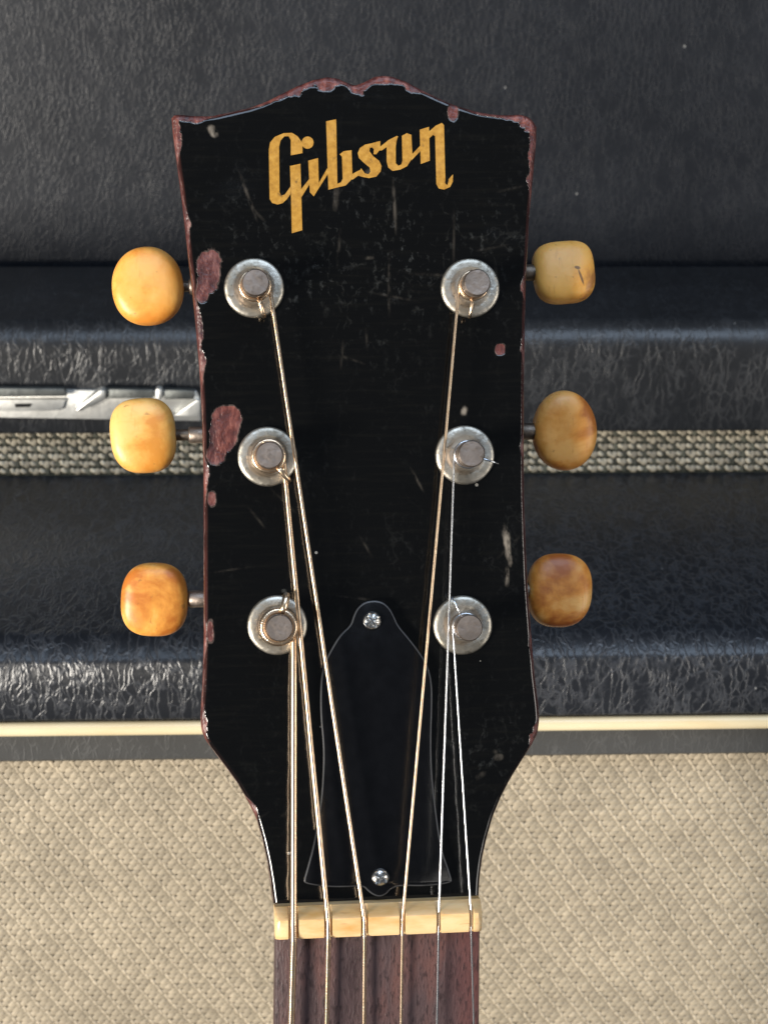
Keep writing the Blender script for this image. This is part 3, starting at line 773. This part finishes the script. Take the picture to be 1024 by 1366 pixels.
for p_ in cover.data.polygons:
    if len(p_.vertices) == 4 and p_.center.z > CT - 0.00036 and p_.normal.z < 0.97: p_.material_index = 1
def screw(px, py, rad, ang):
    cx, cy = hp(px, py, CT)
    b = bmesh.new(); n = 32; rings = [(rad, 0.0), (rad, 0.00025), (rad * 0.9, 0.0006), (rad * 0.68, 0.00088), (rad * 0.35, 0.00102), (rad * 0.12, 0.00106)]
    vv = []
    for r_, z in rings:
        row = []
        for k in range(n):
            a = 2 * math.pi * k / n; x, y = r_ * math.cos(a), r_ * math.sin(a)
            ca, sa = math.cos(ang), math.sin(ang); u, w = x * ca + y * sa, -x * sa + y * ca
            dip = 0.0007 if (r_ < rad * 0.7 and (abs(u) < rad * 0.17 or abs(w) < rad * 0.17)) else 0.0
            row.append(b.verts.new((cx + x, cy + y, CT + z - dip)))
        vv.append(row)
    for i in range(len(rings) - 1):
        for k in range(n): b.faces.new([vv[i][k], vv[i][(k + 1) % n], vv[i + 1][(k + 1) % n], vv[i + 1][k]])
    b.faces.new(vv[-1])
    return mkbm('screw', b, M['chrome'], cover, True, 30)
screw(496, 828, 0.00185, 0.5); screw(507, 1170, 0.00178, 0.9)

# ---- tuning machines
WASH = {'L1': (339, 384), 'L2': (357, 609), 'L3': (370, 834), 'R1': (627, 384), 'R2': (620, 607), 'R3': (617, 834)}
BTN = {  # centre px, width px, height px, superellipse power, tilt about its shaft, roll in the picture
 'L1': (197, 380, 92, 104, 2.15, -6, 4), 'L2': (191, 580, 86, 97, 2.7, -4, 3), 'L3': (206, 801, 86, 97, 2.6, 5, -2),
 'R1': (755, 361, 82, 84, 3.2, -10, 4), 'R2': (756, 574, 85, 108, 2.05, 8, 2), 'R3': (749, 788, 87, 98, 2.5, -5, -3)}
cream, amber, brown = (0.78, 0.54, 0.25), (0.72, 0.37, 0.085), (0.44, 0.17, 0.04)
IV = {'L1': m_ivory('ivory_a', (0.80, 0.45, 0.13), (0.78, 0.39, 0.09), (0.66, 0.27, 0.045), (0.1, 0.3, 0)),
      'L2': m_ivory('ivory_b', (0.76, 0.52, 0.20), (0.74, 0.43, 0.12), (0.62, 0.28, 0.05), (0.5, 0.2, 0)),
      'L3': m_ivory('ivory_c', (0.80, 0.55, 0.24), (0.72, 0.36, 0.08), (0.48, 0.17, 0.03), (0.9, 0.1, 0), 0.36, 0.62),
      'R1': m_ivory('ivory_d', (0.82, 0.48, 0.14), (0.76, 0.40, 0.09), (0.40, 0.18, 0.05), (0.2, 0.8, 0), 0.42, 0.72, True),
      'R2': m_ivory('ivory_e', (0.72, 0.41, 0.14), (0.62, 0.29, 0.065), (0.38, 0.13, 0.025), (0.4, 0.6, 0), 0.38, 0.68),
      'R3': m_ivory('ivory_f', (0.72, 0.42, 0.15), (0.60, 0.26, 0.055), (0.36, 0.11, 0.02), (0.7, 0.7, 0), 0.36, 0.62)}
POST_R, POST_H = 0.0027, 0.0098
posts = {}
for key in ('L1', 'L2', 'L3', 'R1', 'R2', 'R3'):
    px, py = WASH[key]; cx, cy = hp(px, py, 0.0006); posts[key] = (cx, cy)
    wr_ = 0.0061
    v_, f_ = lathe([(wr_ - 0.0002, -0.001), (wr_, 0.0002), (wr_ - 0.00005, 0.0007), (wr_ - 0.00035, 0.00098), (wr_ - 0.0009, 0.00108), (0.0044, 0.00115), (0.0039, 0.0011), (0.0035, 0.0007), (0.0031, 0.0006), (0.0026, 0.0006)], 56, cx, cy)
    rg = random.Random(ord(key[1]) + (7 if key[0] == 'L' else 0))
    v_ = [(x + rg.uniform(-1, 1) * 1.2e-5, y, z + rg.uniform(-1, 1) * 1.5e-5) for x, y, z in v_]
    tm = mk('tuning_machine', v_, f_, M['nickel'], g)
    tm.data.set_sharp_from_angle(angle=R(50))
    # post with chamfer, waist and string hole shading groove
    v_, f_ = lathe([(POST_R, -0.0145), (POST_R, 0.0022), (POST_R * 0.93, 0.0030), (POST_R * 0.90, 0.0046), (POST_R * 0.94, 0.0062), (POST_R, 0.0068), (POST_R, POST_H - 0.0003), (POST_R - 0.00022, POST_H)], 40, cx, cy)
    po = mk('post', v_, f_, M['post'], tm); po.data.set_sharp_from_angle(angle=R(40))
    # gear housing behind
    b = box_bm((cx - 0.0075, cy - 0.010, -TH - 0.0075), (cx + 0.0075, cy + 0.010, -TH + 0.0002), 0.0015, 3)
    mkbm('gear_housing', b, M['gearbox'], tm)
    # shaft
    bx, by, bw, bh, pw_, tilt, roll = BTN[key]
    zb = -TH - 0.0030
    bcx, bcy = hp(bx, by, zb + 0.003)
    sgn = -1 if key[0] == 'L' else 1
    hwid = bw / 2 / 6.5 * MM * (1 + 0.0185 / DIST) ; hhei = bh / 2 / 6.5 * MM * (1 + 0.0185 / DIST)
    x_in = bcx - sgn * hwid * 0.8
    v_, f_ = tube([(cx + sgn * 0.006, bcy, zb), (x_in + sgn * 0.004, bcy, zb)], 0.0012, 16)
    mk('shaft', v_, f_, M['dark_metal'], tm)
    xe = (Lh[:, 0].max() if False else None)
    # collar next to the headstock
    # (sits on the shaft just outside the edge)
    ex = hp(262 if sgn < 0 else 712, py, zb)[0]
    v_, f_ = tube([(ex - sgn * 0.008, bcy, zb), (ex + sgn * 0.0012, bcy, zb), (ex + sgn * 0.0016, bcy, zb)], lambda i, k: 0.0018 if i < 2 else 0.0015, 20)
    mk('collar', v_, f_, M['post'] if sgn < 0 else M['dark_metal'], tm)
    # button: rounded superellipse tablet with a waist at the shaft
    nu, nv = 64, 22; vs, fs = [], []
    tz = 0.0037
    rgb_ = random.Random(hash(key) % 7 + ord(key[1]))
    ph = [rgb_.uniform(0, 6.28) for _ in range(4)]
    rowsb = []
    for j in range(nv + 1):
        a = -math.pi / 2 + math.pi * j / nv
        rr = abs(math.cos(a)) ** 0.36; zz = math.copysign(abs(math.sin(a)) ** 0.62, math.sin(a)) * tz
        for k in range(nu):
            th = 2 * math.pi * k / nu
            c_, s_ = math.cos(th), math.sin(th)
            ex_ = math.copysign(abs(c_) ** (2 / pw_), c_); ey_ = math.copysign(abs(s_) ** (2 / pw_), s_)
            wob = 1 + 0.012 * math.sin(2 * th + ph[0]) + 0.010 * math.sin(3 * th + ph[1])
            x, y = ex_ * hwid * rr * wob, ey_ * hhei * rr * wob
            dome = -0.0007 * (x * x / hwid ** 2 + y * y / hhei ** 2) * (1 if zz > 0 else -1) * min(1, abs(zz) / tz)
            vs.append(Vector((x, y, zz + dome)))
    for j in range(nv):
        for k in range(nu): fs.append((j * nu + k, j * nu + (k + 1) % nu, (j + 1) * nu + (k + 1) % nu, (j + 1) * nu + k))
    Rm = Matrix.Rotation(R(tilt), 3, 'X') @ Matrix.Rotation(R(roll), 3, 'Z')
    bo = mk('button', [tuple(Rm @ v) for v in vs], fs, IV[key], tm)
    bo.location = (bcx, bcy, zb)
    me_ = bo.data; bmx = bmesh.new(); bmx.from_mesh(me_); bmesh.ops.remove_doubles(bmx, verts=bmx.verts[:], dist=1e-6); bmesh.ops.recalc_face_normals(bmx, faces=bmx.faces[:]); bmx.to_mesh(me_); bmx.free()

# ---- neck: nut, fretboard, shaft
ANG = R(15.0)
nd = Vector((0, -math.cos(ANG), -math.sin(ANG))); nn_ = Vector((0, -math.sin(ANG), math.cos(ANG)))
NZ = 0.0062                                            # nut crown above the headstock face
nyT = hp(503, 1205, 0.0035)[1]                         # head side of the nut
nyB = hp(503, 1248, NZ - 0.0015)[1]                    # board side
nxl, nxr = hp(367, 1230, 0.005)[0], hp(642.5, 1222, 0.005)[0]
NUTX = [391.5, 438, 486.5, 537, 585.5, 629]            # string positions at the nut (px)
SRAD = [0.00076, 0.00055, 0.00046, 0.00034, 0.00022, 0.00018]
slots = [hp(x, 1228, NZ)[0] for x in NUTX]
prof = [(nyT, -0.0005), (nyT, 0.0030), (nyT - 0.0004, 0.0036), (nyT - 0.0017, NZ - 0.0004), (nyT - 0.0022, NZ), (nyT - 0.0040, NZ - 0.0001), (nyB + 0.0006, NZ - 0.0008), (nyB, NZ - 0.0014), (nyB, NZ - 0.0060)]
xs = [(nxl, 0.0009, 0), (nxl + 0.0003, 0.0004, 0), (nxl + 0.0009, 0, 0)]
for x, r_ in zip(slots, SRAD):
    w_ = r_ + 0.00022; e = 0.00008
    xs += [(x - w_ - e, 0, 0), (x - w_, 0, 1), (x - w_ * 0.6, 0, 1.35), (x + w_ * 0.6, 0, 1.35), (x + w_, 0, 1), (x + w_ + e, 0, 0)]
xs += [(nxr - 0.0009, 0, 0), (nxr - 0.0003, 0.0004, 0), (nxr, 0.0009, 0)]
vs, fs = [], []; npf = len(prof)
for x, drop, cut in xs:
    for i, (y, z) in enumerate(prof):
        z2 = z
        if 3 <= i <= 7: z2 = z - drop - cut * 0.00075
        if i == 2 and cut: z2 = z - 0.0003 * cut
        vs.append((x, y, z2))
for a in range(len(xs) - 1):
    for i in range(npf - 1): fs.append((a * npf + i, a * npf + i + 1, (a + 1) * npf + i + 1, (a + 1) * npf + i))
fs.append(tuple(range(npf))); fs.append(tuple(range(len(xs) * npf - 1, (len(xs) - 1) * npf - 1, -1)))
bm = bmesh.new(); bv = [bm.verts.new(v) for v in vs]
for f in fs: bm.faces.new([bv[i] for i in f])
nut = mkbm('nut', bm, M['bone'], g, True, 32)

# fretboard frame: origin at the board side of the nut
FO = Vector(((nxl + nxr) / 2, nyB - 0.00005, NZ - 0.0028))
HW0 = (nxr - nxl) / 2 - 0.0001
def fb(x, s, h): return Vector((FO.x + x, FO.y, FO.z)) + nd * s + nn_ * h
fr_o = bpy.data.objects.new  # alias
NL = 0.30
def hw(s): return HW0 + s * 0.0165
vs, fs = [], []; NS, NX = 60, 16
for j in range(NS + 1):
    s = NL * j / NS; w_ = hw(s)
    row = [(-w_, -0.0055), (-w_, -0.0012), (-w_ + 0.0002, -0.0008)]
    for i in range(NX + 1):
        x = (-1 + 2 * i / NX) * (w_ - 0.0005); row.append((x, -x * x / (2 * 0.305)))
    row += [(w_ - 0.0002, -0.0008), (w_, -0.0012), (w_, -0.0055)]
    for x, h in row: vs.append(fb(x, s, h))
m = NX + 7
for j in range(NS):
    for i in range(m): 
        i2 = (i + 1) % m; fs.append((j * m + i, j * m + i2, (j + 1) * m + i2, (j + 1) * m + i))
fs.append(tuple(range(m))); fs.append(tuple(range(NS * m + m - 1, NS * m - 1, -1)))
bm = bmesh.new(); bv = [bm.verts.new(v) for v in vs]
for f in fs: bm.faces.new([bv[i] for i in f])
board = mkbm('fretboard', bm, M['rosewood'], g, True, 40)
s_ = 0.0; SCALE = 0.629
for k in range(1, 11):
    s = SCALE - SCALE / 2 ** (k / 12.0)
    if s > NL - 0.01: break
    w_ = hw(s) - 0.0006
    pts = [fb(x, s, -x * x / (2 * 0.305) + 0.0002) for x in np.linspace(-w_, w_, 17)]
    v_, f_ = tube(pts, 0.0011, 10); mk('fret', v_, f_, M['nickel'], board)
# neck shaft: D-section loft under the board, running into the headstock
vs, fs = [], []; NJ, NK = 40, 24
for j in range(NJ + 1):
    s = -0.004 + (NL + 0.004) * j / NJ; w_ = hw(max(s, 0)) - 0.0001; dp = 0.0135 + 0.012 * s
    for k in range(NK + 1):
        a = math.pi * k / NK
        vs.append(fb(-w_ * math.cos(a), s, -0.0056 - dp * math.sin(a) ** 0.8))
m = NK + 1
for j in range(NJ):
    for i in range(m): fs.append((j * m + i, j * m + (i + 1) % m, (j + 1) * m + (i + 1) % m, (j + 1) * m + i))
fs.append(tuple(range(m))); fs.append(tuple(range(NJ * m + m - 1, NJ * m - 1, -1)))
bm = bmesh.new(); bv = [bm.verts.new(v) for v in vs]
for f in fs: bm.faces.new([bv[i] for i in f])
mkbm('neck', bm, M['core'], g, True, 50)

# ---- strings: coil round the post, run over the nut, along the board
ENDX = [388, 435.5, 485.5, 535, 583, 632]              # at the bottom of the photograph
SPEC = [('L3', 1, 0.0050, 4.2, 'bronze', 1.3), ('L2', 1, 0.0046, 3.3, 'bronze', -0.9), ('L1', 1, 0.0048, 3.3, 'bronze', -1.3),
        ('R1', -1, 0.0048, 3.4, 'bronze', -1.7), ('R2', -1, 0.0042, 3.3, 'steel', -0.3), ('R3', -1, 0.0050, 3.4, 'steel', 2.0)]
for i, (key, side, zc, turns, mt, tail) in enumerate(SPEC):
    cx, cy = posts[key]; r_ = SRAD[i]
    nutp = Vector((slots[i], nyT - 0.0030, NZ - 0.0009 + r_ * 0.9))
    nute = Vector((slots[i], nyB, NZ - 0.0018 + r_ * 0.9 + 0.0004))
    cr = POST_R * 0.92 + r_
    # tangent point on the inner side of the post
    v2 = Vector((nutp.x - cx, nutp.y - cy)); dl = v2.length
    base = math.atan2(v2.y, v2.x); off = math.acos(min(1, cr / dl))
    at_ = base + off * side                          # inner side (+x for left posts)
    pts = []
    # tail sticks out of the post, then the coil climbs down to the tangent
    ncoil = int(turns * 22)
    pitch = 2.1 * r_
    zs0 = zc - 0.0
    sgn = side
    for k in range(ncoil + 1):
        u = k / ncoil; a = at_ + sgn * (1 - u) * turns * 2 * math.pi
        z = zs0 + (0.5 * turns * pitch) * (1 - u) - 0.5 * turns * pitch * 0.6
        pts.append(Vector((cx + cr * math.cos(a), cy + cr * math.sin(a), max(z, 0.0016 + r_))))
    a0 = math.atan2(pts[0].y - cy, pts[0].x - cx)
    ta = tail
    rd = Vector((math.cos(ta), math.sin(ta), 0))
    tl = [pts[0] + Vector((rd.x * L_, rd.y * L_, dz)) for L_, dz in ((0.0048, -0.0006), (0.0036, 0.0002), (0.0018, 0.0003))]
    tl = [Vector((cx, cy, pts[0].z)) + rd * L_ + Vector((0, 0, dz)) for L_, dz in ((0.0066, -0.0010), (0.0056, 0.0), (cr + 0.0008, 0.0002), (cr * 0.9, 0.0))]
    end = None
    # far end on the board
    xe_, ye_ = None, None
    t1 = nute + Vector((0, 0, 0))
    # direction along board, aiming at the measured x at the bottom edge
    s1 = 0.020
    q = fb(0, s1, 0.002); xb = hp(ENDX[i], 1366, q.z)[0]
    frac = (NL - 0.002) / s1
    xend = t1.x + (xb - t1.x) * 1.0
    fan = (i - 2.5) * 0.0004
    pE = fb(0, NL - 0.002, 0.0026); pE.x = xb + fan * 6
    pM = fb(0, s1, 0.0013 + r_); pM.x = xb
    run = resample([pts[-1], nutp], 0.004)[1:] + [nute] + resample([nute, pM, pE], 0.02)[1:]
    path = pts + run
    if mt == 'bronze':
        # wound string: ridges follow the winding
        step = 0.00016 if i == 0 else 0.00014
        fine = resample(path, step)
        pitchw = 0.00042 if i == 0 else 0.00034
        L = [0.0]
        for a, b_ in zip(fine[:-1], fine[1:]): L.append(L[-1] + (b_ - a).length)
        dep_ = 0.07
        fn = lambda q_, k_, L=L, r_=r_, pitchw=pitchw: r_ * (1 - dep_ + dep_ * math.cos(2 * math.pi * (L[q_] / pitchw) + 2 * math.pi * k_ / 8))
        v_, f_ = tube(fine, fn, 8)
    else:
        v_, f_ = tube(resample(path, 0.002), r_, 8)
    b0 = len(v_); v2_, f2_ = tube(tl, r_, 8)
    v_ = list(v_) + list(v2_); f_ = list(f_) + [tuple(b0 + q_ for q_ in f) for f in f2_]
    so = mk('string', v_, f_, M[mt], g)
    if mt == 'bronze' and i == 0: tag(so, 'thickest string with bright bronze winding')
print('scene built')
